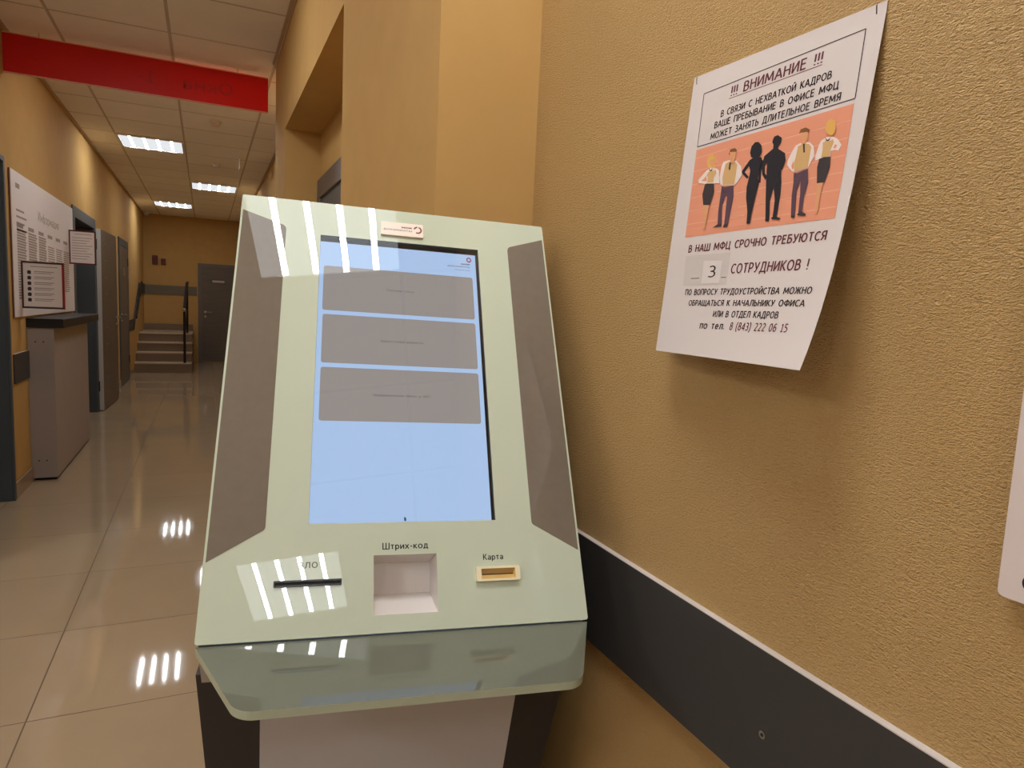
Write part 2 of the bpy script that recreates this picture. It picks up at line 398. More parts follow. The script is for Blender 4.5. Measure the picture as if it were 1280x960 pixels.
struct(MB().box(-2.4, XL - TH, 3.70, 3.80, 0, ZC).box(-2.4, -2.3, 3.8, YB, 0, ZC).build('wall_rooms', PAINT))
struct(MB().box(XW, XW + 0.3, YN, YC, 0, ZC).build('wall_right', WALLPAPER))
NZ, N0, N1, ND = 2.285, 2.36, 4.17, 0.62
wp = MB().box(XH, 1.2, YC, N0, 0, ZC)
wp.box(ND, 1.2, N0, N1, 0, NZ); wp.box(XH, 1.2, N0, N1, NZ, ZC)
wp.box(XH, 1.2, N1, 4.75, 0, ZC)
struct(wp.build('wall_pillar', PAINT))
struct(MB().box(XF, 1.2, 4.75, YB, 0, ZC).build('wall_corridor', PAINT))
struct(MB().box(XL - TH, 1.2, YB, YB + 0.1, 0, ZC).build('wall_back', PAINT))
struct(MB().box(XHALL, XW + 0.3, YN - 0.1, YN, 0, ZC).build('wall_front', PAINT))
# ceiling angle trims
struct(MB().box(XH - 0.022, XH, YC, 4.75, ZC - 0.012, ZC).box(XH - 0.006, XH, YC, 4.75, ZC - 0.035, ZC).build('trim_1', mat('ceiling_angle', (196, 170, 140), 0.6)))
struct(MB().box(XL, XL + 0.022, YH, YB, ZC - 0.012, ZC).build('trim_2', MATS['ceiling_angle']))
struct(MB().box(XF - 0.022, XF, 4.75, YB, ZC - 0.012, ZC).build('trim_3', MATS['ceiling_angle']))
# skirting tiles
for nm, segs in (('baseboard_left', ((XL, XL + 0.012, O1[1] + 0.02, 7.10), (XL, XL + 0.012, 8.44, 10.55), (XL, XL + 0.012, 11.73, 12.5), (XL, XL + 0.012, YH, O1[0] - 0.07))),
                 ('baseboard_right', ((XW - 0.012, XW, YN, YC), (XH, XW - 0.012, YC - 0.012, YC), (XH - 0.012, XH, YC - 0.012, N0), (XF - 0.012, XF, 4.75, YB)))):
    m = MB()
    for s in segs: m.box(*s, 0, 0.10)
    struct(m.build(nm, TILE, bevel=0.002))

# ------------------------------------------------------------------ doors of the left wall
def jamb(name, o, depth=TH, casing=0.07, mtl=GREYTRIM):
    """casing round an opening of the left wall plus its lining"""
    a, b, z = o; m = MB(); p = XL + 0.014; t = 0.03; x1 = XL - depth
    for y0, y1 in ((a - casing, a + t), (b - t, b + casing)): m.box(XL - 0.001, p, y0, y1, 0, z + casing)
    m.box(XL - 0.001, p, a + t, b - t, z - t, z + casing)
    for y0, y1 in ((a, a + t), (b - t, b)): m.box(x1, XL - 0.001, y0, y1, 0, z)
    m.box(x1, XL - 0.001, a + t, b - t, z - t, z)
    return m.build(name, mtl, bevel=0.003)
def lever(parent, loc, rot, mtl=STEEL, d=1):
    """lever handle on the +x face, lever pointing along d*y"""
    m = MB().cyl((0, 0, 0), (1, 0, 0), 0.026, 0.008).cyl((0.008, 0, 0), (1, 0, 0), 0.009, 0.04)
    m.tube([(0.045, 0, 0), (0.048, d * 0.02, 0), (0.047, d * 0.12, 0)], 0.009)
    m.cyl((0, 0, -0.09), (1, 0, 0), 0.022, 0.008)
    h = m.build('handle', mtl, parent, smooth=False); h.location = loc; h.rotation_euler = rot
    return h
# near opening: only its lining shows, a closed leaf deep in the recess
d1 = struct(empty('door_1', (XL, O1[0], 0)))
f = jamb('frame', O1, TH, 0.0); f.parent = d1; f.matrix_parent_inverse = Matrix.Translation((-XL, -O1[0], 0))
lf = MB().box(-TH + 0.0, -TH + 0.04, 0.03, O1[1] - O1[0] - 0.03, 0.01, O1[2] - 0.03).build('leaf', DARKDOOR, d1, bevel=0.002)
lever(d1, (-TH + 0.04, 0.12, 1.0), (0, 0, 0), d=1)
# second opening with its leaf folded back along the wall
d2 = struct(empty('door_2', (XL, O2[0], 0)))
f = jamb('frame', O2, TH); f.parent = d2; f.matrix_parent_inverse = Matrix.Translation((-XL, -O2[0], 0))
MB().box(-TH, -TH + 0.02, 0.03, 1.17, 0, 1.96).build('inner_panel', DARKDOOR, d2)
leaf_root = empty('open_leaf'); leaf_root.parent = d2; leaf_root.location = (0.02, 8.42 - O2[0], 0); leaf_root.rotation_euler = (0, 0, -math.radians(2.6))
MB().box(0, 0.04, 0, 0.96, 0.012, 1.97).build('leaf', DOORGREY, leaf_root, bevel=0.002)
MB().box(-0.002, 0.0405, -0.004, 0.0, 0.012, 1.97).build('edge_strip', mat('pale_door_edge', (196, 192, 186), 0.4), leaf_root)
for z in (0.22, 1.75): MB().cyl((-0.004, -0.012, z), (0, 0, 1), 0.011, 0.11).build('hinge', BLACK, leaf_root)
lever(leaf_root, (0.04, 0.88, 1.0), (0, 0, 0), d=-1)
for k in range(9):
    z = 0.35 + 0.185 * k
    MB().box(0.04, 0.0408, 0.22, 0.34, z, z + 0.006).build('groove', mat('door_groove', (150, 142, 132), 0.4), leaf_root) if k in (0, 2, 3, 5, 6, 7, 8) else None
# third: closed leaf in its frame
d3 = struct(empty('door_3', (XL, O3[0], 0)))
f = jamb('frame', O3, TH); f.parent = d3; f.matrix_parent_inverse = Matrix.Translation((-XL, -O3[0], 0))
MB().box(-0.03, 0.012, 0.035, O3[1] - O3[0] - 0.035, 0.01, O3[2] - 0.035).build('leaf', DOORGREY, d3, bevel=0.002)
lever(d3, (0.012, 0.10, 1.0), (0, 0, 0), d=1)
MB().box(0.012, 0.016, 0.42, 0.62, 1.55, 1.66).build('number_plate', STEEL, d3)
for z in (0.25, 1.7): MB().cyl((0.013, O3[1] - O3[0] - 0.03, z), (0, 0, 1), 0.011, 0.11).build('hinge', BLACK, d3)
# door of the end wall
d4 = struct(empty('door_4', (-0.14, YB, 0)))
m = MB()
for x0, x1 in ((0, 0.07), (0.73, 0.80)): m.box(x0, x1, -0.02, 0.0, 0, 1.95)
m.box(0.07, 0.73, -0.02, 0.0, 1.88, 1.95); m.build('frame', mat('taupe_frame', (110, 100, 92), 0.5), d4, bevel=0.003)
MB().box(0.07, 0.73, -0.012, 0.0, 0.015, 1.88).build('leaf', DOORGREY, d4)
MB().box(0.20, 0.50, -0.016, -0.012, 1.56, 1.66).build('sign_plate', mat('door_sign', (96, 88, 80), 0.4), d4)
MB().box(0.26, 0.48, -0.018, -0.016, 1.59, 1.63).build('sign_strip', mat('door_sign_strip', (190, 178, 165), 0.4), d4)
h = lever(d4, (0.13, -0.012, 1.0), (0, 0, -math.pi / 2), d=1)
# door in the niche
d5 = struct(empty('door_5', (ND, 3.20, 0)))
m = MB()
for y0, y1 in ((0, 0.08), (0.87, 0.95)): m.box(-0.02, 0, y0, y1, 0, 2.01)
m.box(-0.02, 0, 0.08, 0.87, 1.90, 2.01); m.build('frame', mat('taupe_frame_2', (98, 88, 82), 0.45), d5, bevel=0.003)
MB().box(-0.006, 0, 0.08, 0.87, 0.01, 1.90).build('leaf', DARKDOOR, d5)
lever(d5, (-0.006, 0.16, 1.0), (0, 0, math.pi), d=-1)

# ------------------------------------------------------------------ bumper boards
def board(name, label, y0, y1, xface, sgn, z0=0.71, z1=0.895, screws=(), t=0.010):
    root = empty(name, (xface, y0, z0), label=label, cat='bumper rail')
    n = y1 - y0
    a, b = sorted((0, sgn * t))
    MB().box(a, b, 0, n, 0, z1 - z0 - 0.0015).build('board', RAILDARK, root)
    MB().box(a, b, 0, n, z1 - z0 - 0.0015, z1 - z0).build('edge_band', RAILEDGE, root)
    for y, z in screws:
        s = MB().cyl((sgn * t, y, z), (sgn, 0, 0), 0.0052, 0.0016, 16).cyl((sgn * (t + 0.0012), y, z), (sgn, 0, 0), 0.0024, 0.0008, 6, 1)
        s.build('screw', [STEEL, BLACK], root)
    return root
board('wall_bumper_board', 'dark grey bumper board along the textured wall beside the kiosk', -4.9, YC - 0.001, XW, -1, screws=[(5.465, 0.078), (3.9, 0.072), (2.4, 0.072)])
board('wall_bumper_board', 'short dark grey bumper board on the left wall beside the counter', 4.975, 5.40, XL, 1)
b = board('wall_bumper_board', 'dark grey bumper board on the left wall before the stairs', 11.74, 12.40, XL, 1)
# sloping and upper boards by the stairs, one run
root = empty('stair_bumper_board', (XL + 0.003, 12.42, 0.71), label='grey bumper board sloping up along the stairs on the left wall', cat='bumper rail')
MB().prism([(0, 0), (1.15, 0.60), (2.17, 0.60), (2.17, 0.785), (1.10, 0.785), (0, 0.185)], lambda u, v, w_: (w_, u, v), 0, 0.018).build('board', RAILDARK, root)
MB().tube([(0.05, 0.0, 0.20), (0.05, 1.12, 0.80)], 0.014).tube([(0.018, 0.55, 0.47), (0.05, 0.55, 0.49)], 0.007).build('hand_grip', BLACK, root)
root = empty('end_wall_bumper_board', (-1.06, YB, 1.31), label='grey bumper board on the end wall above the stair landing', cat='bumper rail')
MB().box(0, 0.90, -0.018, 0, 0, 0.175).build('board', mat('end_board', (112, 102, 84), 0.5), root)

# ------------------------------------------------------------------ stairs
st = struct(empty('stairs', (XL, 12.5, 0)))
nose = mat('tread_nosing', (190, 168, 140), 0.35); riser = mat('stair_tile', (128, 108, 88), 0.35, noise=0.06)
xs = 0.85
for k in range(4):
    z1 = 0.165 + 0.153 * k; y0 = 0.30 * k
    MB().box(0, xs, y0, 2.098, z1 - (0.165 if k == 0 else 0.153), z1 - 0.02, 0).build('step', riser, st)
    MB().box(0, xs + 0.01, y0 - 0.012, 2.098, z1 - 0.02, z1, 0).build('tread', nose, st, bevel=0.004)
MB().box(0, xs, 2.085, 2.099, 0.624, 0.745).build('skirting', riser, st)
hr = empty('stair_handrail', (-0.33, 12.55, 0.165), label='dark metal handrail on two posts at the right of the stairs', cat='handrail')
MB().cyl((0, 0, 0), (0, 0, 1), 0.02, 0.90).build('post', BLACK, hr)
MB().cyl((0.02, 1.02, 0.46), (0, 0, 1), 0.02, 0.90).build('post', BLACK, hr)
MB().tube([(0, -0.10, 0.90), (0, 0.0, 0.90), (0.02, 1.02, 1.36), (0.02, 1.35, 1.38)], 0.026).build('rail', BLACK, hr)
MB().tube([(0, 0.0, 0.45), (0.02, 1.02, 0.90)], 0.010).build('lower_bar', BLACK, hr)
MB().sphere((0, -0.11, 0.90), 0.03).build('end_ball', STEEL, hr, smooth=True)

# ------------------------------------------------------------------ ceiling lamps
def lamp(x0, y0, label, gain=1.0, glow=1.0, w_=0.595):
    r = empty('ceiling_lamp', (x0 + w_ / 2, y0 + w_ / 2, ZC), label=label, cat='ceiling lamp', group='square led ceiling lamps')
    h = w_ / 2; fr = 0.022
    DIFF = emit('lamp_diffuser_%d_%d' % (gain * 100, glow * 100), (248, 252, 255), DIFFUSER_POWER * glow); STRIP = emit('led_strip_%d' % (gain * 100), (248, 252, 255), STRIP_POWER * gain)
    m = MB()
    for a in (rect(-h, h, -h, -h + fr), rect(-h, h, h - fr, h), rect(-h, -h + fr, -h + fr, h - fr), rect(h - fr, h, -h + fr, h - fr)):
        m.box(a[0][0], a[2][0], a[0][1], a[2][1], -0.012, 0)
    m.build('frame', WHITE, r)
    MB().box(-h + fr, h - fr, -h + fr, h - fr, -0.004, -0.0005).build('diffuser', DIFF, r)
    for k in range(4):
        x = (-1.5 + k) * 0.121
        MB().box(x - 0.0115, x + 0.0115, -h + fr + 0.004, h - fr - 0.004, -0.0085, -0.0045).build('led_strip', STRIP, r)
    return r
lamp(-0.167, 0.36, 'square led ceiling lamp directly above the kiosk', GAIN_NEAR, 1.25)
lamp(-0.61, -1.97, 'square led ceiling lamp behind the viewer', GAIN_NEAR, 1.25)
lamp(-0.785, 2.78, 'square led ceiling lamp of the corridor just above the view', GAIN_FAR * 1.0)
lamp(-0.185, 5.18, 'square led ceiling lamp hidden behind the red banner', GAIN_FAR * 1.0)
lamp(-0.785, 7.58, 'nearest lit square lamp in the corridor ceiling, left of centre', GAIN_FAR, 0.3)
lamp(-0.185, 10.08, 'second lit square lamp along the corridor ceiling, right of centre', GAIN_FAR, 0.3)
lamp(-0.785, 12.50, 'farthest lit square lamp in the corridor ceiling, by the end wall', GAIN_FAR, 0.3)
for i, (x, y) in enumerate(((-2.6, 1.6), (-2.6, -0.9), (-2.6, -3.4), (-4.6, 0.4), (-4.6, -2.2))):  # added fill lamps, out of view, brightening the near walls, floor and banner
    lamp(x, y, 'added square fill lamp in the unseen hall on the left', GAIN_HALL)
# small ceiling fittings
for (x, y, lb) in ((0.085, 6.55, 'round smoke detector on the ceiling just past the red banner'), (0.115, 8.55, 'round smoke detector on the ceiling beside the second corridor lamp')):
    r = empty('smoke_detector', (x, y, ZC), label=lb, cat='smoke detector', group='ceiling smoke detectors')
    MB().cyl((0, 0, -0.012), (0, 0, 1), 0.05, 0.012, 24).build('base', mat('detector_shell', (226, 214, 200), 0.5), r)
    MB().cyl((0, 0, -0.04), (0, 0, 1), 0.03, 0.028, 24, r2=0.042).build('head', MATS['detector_shell'], r)
r = empty('hanging_plate', (0.34, 8.0, ZC), label='small pale plate hanging from the ceiling near the right corridor wall', cat='sign')
MB().box(-0.004, 0.004, -0.10, 0.10, -0.13, -0.02).build('plate', mat('pale_plate', (220, 205, 185), 0.5), r)
MB().box(-0.002, 0.002, -0.01, 0.01, -0.02, 0).build('hanger', STEEL, r)
r = empty('security_camera', (-1.0, 14.3, ZC), label='small white dome camera in the far left ceiling corner', cat='camera')
MB().cyl((0, 0, -0.02), (0, 0, 1), 0.06, 0.02, 24).build('base', WHITE, r)
MB().sphere((0, 0, -0.02), 0.05, -1.0, lo=0.0).build('dome', WHITE, r, smooth=True)
# fire boxes on the end wall
for (x0, x1, z0, z1, lb) in ((-0.925, -0.833, 1.875, 2.045, 'larger dark red fire alarm box on the end wall, left one'), (-0.777, -0.697, 1.88, 1.99, 'smaller dark red fire alarm box on the end wall, right one')):
    r = empty('fire_alarm_box', ((x0 + x1) / 2, YB, z0), label=lb, cat='fire alarm')
    hw = (x1 - x0) / 2; hh = z1 - z0
    MB().box(-hw, hw, -0.045, 0, 0, hh).build('housing', mat('dark_red_box', (104, 22, 14), 0.45), r, bevel=0.006)
    MB().box(-hw * 0.55, hw * 0.55, -0.048, -0.045, hh * 0.3, hh * 0.7).build('cover', mat('darker_red', (88, 16, 14), 0.4), r)

# ------------------------------------------------------------------ red banner (seen from the back)
def banner_mat(name, rgb):
    m = mat(name, rgb, 0.4, 0.4); nt = m.node_tree; b_ = nt.nodes['Principled BSDF']
    t_ = nt.nodes.new('ShaderNodeBsdfTranslucent'); t_.inputs[0].default_value = L(rgb)
    x_ = nt.nodes.new('ShaderNodeMixShader'); x_.inputs[0].default_value = 0.22
    nt.links.new(b_.outputs[0], x_.inputs[1]); nt.links.new(t_.outputs[0], x_.inputs[2]); nt.links.new(x_.outputs[0], nt.nodes['Material Output'].inputs[0])
    return m
bn = empty('hanging_banner', (-0.35, 5.0, 2.57), label='long red banner board hanging across the corridor under the ceiling', cat='banner')
MB().box(-0.7295, 0.742, -0.006, -0.003, 0, 0.218).build('panel', [banner_mat('banner_red', (226, 30, 22))], bn)
for s_, u0, u1 in (('Окна', -0.517, -0.223), ('1-', -0.06, 0.04)):
    t = MB(); text(t, s_, lambda u, v, w_: (-u, w_, v), (u0, 0.066), (u1, 0.066), 0.076, 0, -0.0062, bold=0.0)
    t.build('lettering', mat('banner_shadow_red', (196, 22, 16), 0.45), bn, fix=False)
MB().box(-0.728, 0.742, -0.0075, 0.0075, -0.006, 0).box(-0.728, 0.742, -0.0075, 0.0075, 0.218, 0.224).build('edge_profile', mat('pale_pink_edge', (232, 168, 150), 0.3), bn)
for x in (-0.55, 0.55): MB().cyl((x, 0, 0.222), (0, 0, 1), 0.002, 0.028, 8).build('hanger_wire', STEEL, bn)

# ------------------------------------------------------------------ counter on the left wall
ct = empty('wall_counter', (XL, 5.36, 0), label='tall narrow grey counter with black top against the left wall', cat='counter')
MB().box(0.02, 0.142, 0.02, 1.38, 0, 0.02).build('plinth', BLACK, ct)
MB().box(0.0, 0.148, 0, 1.40, 0.02, 1.045).build('body', mat('grey_counter', (164, 150, 140), 0.5, noise=0.03, nscale=5), ct, bevel=0.002)
MB().box(-0.0, 0.150, -0.012, 0.0, 0.02, 1.045).build('end_panel', mat('grey_counter_end', (158, 148, 142), 0.5), ct, bevel=0.002)
MB().box(0.0, 0.208, -0.03, 1.60, 1.046, 1.106).build('top', BLACKLAM, ct, bevel=0.003)
for z in (0.14, 0.95):
    for x in (0.045, 0.09):
        MB().cyl((x, -0.012, z), (0, -1, 0), 0.005, 0.002, 10).build('screw_cap', BLACK, ct)

# ------------------------------------------------------------------ information board and flag frames
INK = mat('grey_print', (168, 154, 146), 0.7, 0.2); INK2 = mat('dark_print', (78, 66, 62), 0.7, 0.2)
ib = empty('information_board', (XL + 0.003, 5.02, 1.12), label='large white information board with columns of small print on the left wall', cat='notice board')
MB().box(0.0, 0.010, 0, 2.06, 0, 0.90).build('board', mat('white_board', (238, 230, 228), 0.5), ib, bevel=0.002)
MB().box(0.0, 0.006, -0.012, -0.0005, 0, 0.9).build('side_profile', mat('board_edge', (110, 60, 40), 0.5), ib)
m = MB(); fn = lambda u, v, w_: (w_, u, v)
text(m, 'Информация', fn, (0.70, 0.655), (1.42, 0.655), 0.068, 0, 0.0105, bold=0.0)
m.box(0.010, 0.0106, 0.10, 0.20, 0.80, 0.83)
for k in range(4): m.box(0.010, 0.0106, 0.10, 0.30 + 0.06 * (k % 2), 0.66 - 0.04 * k, 0.672 - 0.04 * k)
for c in range(6):
    y0 = 0.10 + 0.30 * c; y1 = y0 + 0.25
    top = 0.55 if c < 3 else 0.50
    m.box(0.010, 0.0106, y0, y0 + 0.16, 0.56, 0.585)
    nrow = 26 if c < 3 else 20
    for k in range(nrow):
        z = top - 0.017 * k
        if z < 0.12: break
        m.box(0.010, 0.0106, y0, y0 + 0.25 * (0.85 + 0.15 * random.random()), z - (0.0125 if c < 3 else 0.008), z)
m.build('printed_text', INK, ib)
def flag_frame(y, x0, x1, z0, z1, label, frame_rgb, side_rgb, rows):
    r = empty('flag_frame', (XL + 0.01, y, z0), label=label, cat='framed notice', group='framed notices projecting from the left wall')
    wd, hg = x1 - x0, z1 - z0; fm = mat('frame_%d' % frame_rgb[0], frame_rgb, 0.4); fw = 0.012
    m = MB(); m.box(0, wd, -0.008, 0.008, 0, fw).box(0, wd, -0.008, 0.008, hg - fw, hg).box(0, fw, -0.008, 0.008, fw, hg - fw)
    m.build('frame', fm, r)
    MB().box(wd - fw, wd, -0.008, 0.008, fw, hg - fw).build('side_bar', mat('bar_%d' % side_rgb[0], side_rgb, 0.4), r)
    MB().box(fw, wd - fw, -0.005, 0.005, fw, hg - fw).build('sheet', mat('notice_paper', (234, 224, 220), 0.6), r)
    t = MB()
    t.box(wd * 0.22, wd * 0.85, -0.0056, -0.005, hg - 0.035, hg - 0.03)
    for k in range(rows):
        z = hg - 0.06 - k * (hg - 0.09) / rows
        if rows == 6:
            t.box(wd * 0.30, wd * 0.76, -0.0056, -0.005, z - 0.006, z - 0.001); t.box(wd * 0.30, wd * 0.70, -0.0056, -0.005, z - 0.016, z - 0.012)
        else:
            t.box(wd * 0.12, wd * (0.86 - 0.1 * (k % 3)), -0.0056, -0.005, z - 0.007, z - 0.002)
    t.build('printed_text', INK, r)
    if rows == 6:
        for k in range(6):
            z = hg - 0.06 - k * (hg - 0.09) / rows
            MB().cyl((wd * 0.19, -0.005, z - 0.008), (0, -1, 0), 0.011, 0.0008, 10).box(wd * 0.19 - 0.009, wd * 0.19 + 0.009, -0.0058, -0.005, z - 0.021, z - 0.014).build('crest_mark', INK2, r)
    MB().box(-0.01, 0.0, -0.012, 0.012, 0.03, hg - 0.03).build('wall_bracket', BLACK, r)
    return r
flag_frame(5.20, -1.07, -0.838, 1.175, 1.475, 'framed notice with a dark red side bar above the counter end', (74, 44, 40), (150, 20, 18), 6)
flag_frame(6.88, -1.07, -0.868, 1.53, 1.82, 'framed notice with thin dark red frame higher up past the information board', (92, 30, 26), (92, 31, 26), 9)

# ================================================================== information kiosk
KO = Vector((0.2605, 0.8788, 0.8359))                       # middle of the lower edge of its glass front
KR = Vector((0.9881, -0.1519, -0.0243)).normalized(); KU = Vector((0.0240, -0.0034, 0.9997))
KN = KU.cross(KR).normalized(); KU = KR.cross(KN)
ZO = KO.z / KU.z
KB = KO - KU * ZO
kio = bpy.data.objects.new('information_kiosk', None); COL.objects.link(kio)
kio.matrix_world = Matrix(((KR.x, KN.x, KU.x, KB.x), (KR.y, KN.y, KU.y, KB.y), (KR.z, KN.z, KU.z, KB.z), (0, 0, 0, 1)))
tag(kio, 'free-standing touch screen kiosk with pale green glass front and lit screen', 'kiosk')
KI = kio.matrix_world.inverted()
def floor_z(c, d):
    """local height at which the kiosk meets the level floor"""
    return -(KB.z + KR.z * c + KN.z * d) / KU.z
TILT = 0.5139093; ST, CT = math.sin(TILT), math.cos(TILT)
def P(a, b, w=0.0):                                          # glass plane: across, up the slope, out towards the viewer
    return (a, b * ST - w * CT, ZO + b * CT + w * ST)
GLASS = mat('pale_green_back_painted_glass', (203, 212, 190), 0.0, 0.6)
GEDGE = mat('glass_edge', (226, 232, 214), 0.25, 0.6)
SILVER = mat('silver_grey_inlay', (124, 113, 100), 0.0, 0.6, noise=0.03, nscale=60)
WB, WT, LEN = 0.28, 0.2746, 0.7325
outer = rounded([(-WB, 0), (WB, 0), (WT, LEN), (-WT, LEN)], [0.004, 0.004, 0.003, 0.003], 4)
scr = rect(-0.1420, 0.1414, 0.1573, 0.6640); poc = rect(-0.0477, 0.0460, 0.0245, 0.1087)
m = MB(); plate(m, [outer, scr, poc], P, 0.0, -0.009, 0, [1, 2, 3])
TXT = mat('dark_lettering', (42, 42, 40), 0.4, 0.2)
text(m, 'Штрих-код', P, (-0.0352, 0.1170), (0.0334, 0.1172), 0.0094, 4, 0.0003, 0.01)
text(m, 'Карта', P, (0.1180, 0.0962), (0.1500, 0.0965), 0.0090, 4, 0.0003, 0.01)
text(m, 'зло', P, (-0.1525, 0.0938), (-0.1268, 0.0942), 0.0120, 5, 0.0003, 0.0)
m.build('glass_front', [GLASS, GEDGE, BLACK, mat('pocket_white', (226, 218, 212), 0.5), TXT, mat('grey_lettering', (96, 94, 84), 0.4, 0.2)], kio, fix=False)
for s in (-1, 1):
    e = lambda b: WB + (WT - WB) * b / LEN - 0.0032
    pl = rounded([(s * e(0.1065), 0.1065), (s * 0.2012, 0.1505), (s * 0.1995, 0.6755), (s * e(0.7010), 0.7010)], [0, 0.007, 0.010, 0], 6)
    mm = MB(); plate(mm, [pl], P, 0.0005, 0.0, 0); mm.build('side_inlay', SILVER, kio)
# lit display behind the glass
dsp = MB(); plate(dsp, [rect(-0.1418, 0.1380, 0.1575, 0.6580)], P, -0.0105, -0.016, 0)
dsp = dsp.build('screen', emit('screen_blue', (176, 204, 242), 0.50), kio)
MB().add([P(-0.145, 0.154, -0.0112), P(0.145, 0.154, -0.0112), P(0.145, 0.667, -0.0112), P(-0.145, 0.667, -0.0112)], [(0, 1, 2, 3)]).build('screen_bezel', BLACK, kio)
BTN = emit('screen_button_grey', (158, 151, 147), 0.475); STX = emit('screen_text', (84, 78, 74), 0.5); SRED = emit('screen_red', (150, 70, 66), 0.5)
for (a0, a1, b0, b1, s, w0, w1, bt) in ((-0.1345, 0.1305, 0.5210, 0.6085, 'Получение талона', -0.0267, 0.0215, 0.5665), (-0.1335, 0.1305, 0.4230, 0.5130, 'Выдача готовых документов', -0.0365, 0.0358, 0.4660), (-0.1335, 0.1305, 0.3220, 0.4150, 'Предварительная запись в ЗАГС', -0.0492, 0.0466, 0.3665)):
    q = MB(); plate(q, [rounded(rect(a0, a1, b0, b1), 0.004, 4)], P, -0.0101, -0.0105, 0)
    text(q, s, P, (w0, bt), (w1, bt), 0.0038, 1, -0.00995, 0.0)
    q.build('screen_button', [BTN, STX], dsp, fix=False)
def emblem(mb, cx, cy, r, fn, mi, w):
    """broken two-piece ring"""
    for a0, a1, r0, r1 in ((-120, 75, 0.62, 1.0), (95, 165, 0.62, 1.02)):
        n = 10; v = []
        for k in range(n + 1):
            t = math.radians(a0 + (a1 - a0) * k / n)
            v.append((cx + r * r1 * math.cos(t), cy + r * r1 * math.sin(t))); v.append((cx + r * r0 * math.cos(t), cy + r * r0 * math.sin(t)))
        mb.add([fn(x, y, w) for x, y in v], [(2 * k, 2 * k + 2, 2 * k + 3, 2 * k + 1) for k in range(n)], mi)
q = MB(); n = 16
q.add([P(0.1255 + 0.0048 * f_ * math.cos(2 * math.pi * k / n), 0.6465 + 0.0056 * f_ * math.sin(2 * math.pi * k / n), -0.01) for k in range(n) for f_ in (1, 0.55)], [(2 * k, (2 * k + 2) % (2 * n), (2 * k + 3) % (2 * n), 2 * k + 1) for k in range(n)], 1)
text(q, 'мои', P, (0.1100, 0.6350), (0.1265, 0.6350), 0.0040, 0, -0.01, 0.02)
text(q, 'документы', P, (0.0845, 0.6290), (0.1265, 0.6290), 0.0042, 0, -0.01, 0.0)
text(q, 'городской центр', P, (0.0980, 0.6225), (0.1265, 0.6225), 0.0026, 0, -0.01, 0.0)
q.build('screen_logo', [STX, SRED], dsp, fix=False)
q = MB(); plate(q, [rounded([(-0.0010, 0.1610), (0.0022, 0.1610), (0.0020, 0.1650), (0.0002, 0.1672), (-0.0010, 0.1668)], 0.0004, 2)], P, -0.0100, -0.0105); q.build('screen_icon', emit('screen_icon_dark', (60, 76, 88), 0.4), dsp)
MB().add([P(-0.1420, 0.1573, -0.0006), P(0.1414, 0.1573, -0.0006), P(0.1414, 0.6640, -0.0006), P(-0.1420, 0.6640, -0.0006)], [(0, 1, 2, 3)]).build('cover_glass', clear_pane('clear_cover_glass'), kio)
# barcode pocket
PW = MATS['pocket_white']
a0, a1, b0, b1, dp = -0.0477, 0.0460, 0.0245, 0.1087, 0.055
pk = MB()
v = [P(a0, b0, -0.008), P(a1, b0, -0.008), P(a1, b1, -0.008), P(a0, b1, -0.008), P(a0 + 0.001, b0 + 0.034, -dp), P(a1 - 0.003, b0 + 0.034, -dp), P(a1 - 0.002, b1 - 0.004, -dp), P(a0 + 0.001, b1 - 0.004, -dp)]
pk.add(v, [(0, 1, 5, 4), (1, 2, 6, 5), (2, 3, 7, 6), (3, 0, 4, 7), (4, 5, 6, 7)])
pk.build('barcode_pocket', PW, kio, fix=False)
# paper slot
q = MB(); plate(q, [rounded(rect(-0.1856, -0.0929, 0.0687, 0.0777), 0.0010, 3), rect(-0.1838, -0.0945, 0.0712, 0.0752)], P, 0.0026, 0.0, 0)
q.add([P(-0.1838, 0.0712, 0.0002), P(-0.0945, 0.0712, 0.0002), P(-0.0945, 0.0752, 0.0002), P(-0.1838, 0.0752, 0.0002)], [(0, 1, 2, 3)], 1)
q.build('receipt_slot', [mat('slot_bezel', (38, 38, 36), 0.35), mat('slot_dark', (6, 6, 6), 0.6)], kio)
# card reader bezel
CREAM = mat('cream_plastic', (244, 232, 194), 0.4); GOLD = mat('tan_plastic', (214, 178, 104), 0.4)
q = MB(); plate(q, [rounded(rect(0.1043, 0.1737, 0.0640, 0.0855), 0.003, 4), rect(0.1125, 0.1662, 0.0672, 0.0822)], P, 0.0070, 0.0, 0, [0, 0])
q.build('card_reader_bezel', CREAM, kio, bevel=0.0012)
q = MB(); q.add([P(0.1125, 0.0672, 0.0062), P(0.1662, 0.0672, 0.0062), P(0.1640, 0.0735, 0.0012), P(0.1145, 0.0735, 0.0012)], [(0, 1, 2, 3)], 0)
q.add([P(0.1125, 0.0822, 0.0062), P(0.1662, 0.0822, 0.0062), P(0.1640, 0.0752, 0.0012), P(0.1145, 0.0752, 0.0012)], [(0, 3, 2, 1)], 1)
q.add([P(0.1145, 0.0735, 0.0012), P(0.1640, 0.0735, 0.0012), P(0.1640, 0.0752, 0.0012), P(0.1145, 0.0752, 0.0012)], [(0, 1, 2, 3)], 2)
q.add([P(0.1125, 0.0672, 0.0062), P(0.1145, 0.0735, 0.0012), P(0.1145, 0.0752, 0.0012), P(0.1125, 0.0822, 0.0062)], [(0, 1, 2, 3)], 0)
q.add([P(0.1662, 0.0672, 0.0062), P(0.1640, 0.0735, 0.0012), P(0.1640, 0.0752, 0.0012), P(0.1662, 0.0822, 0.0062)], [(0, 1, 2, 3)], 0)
q.build('card_slot', [GOLD, mat('tan_shade_plastic', (196, 158, 96), 0.4), mat('slot_brown', (60, 34, 16), 0.6)], kio)
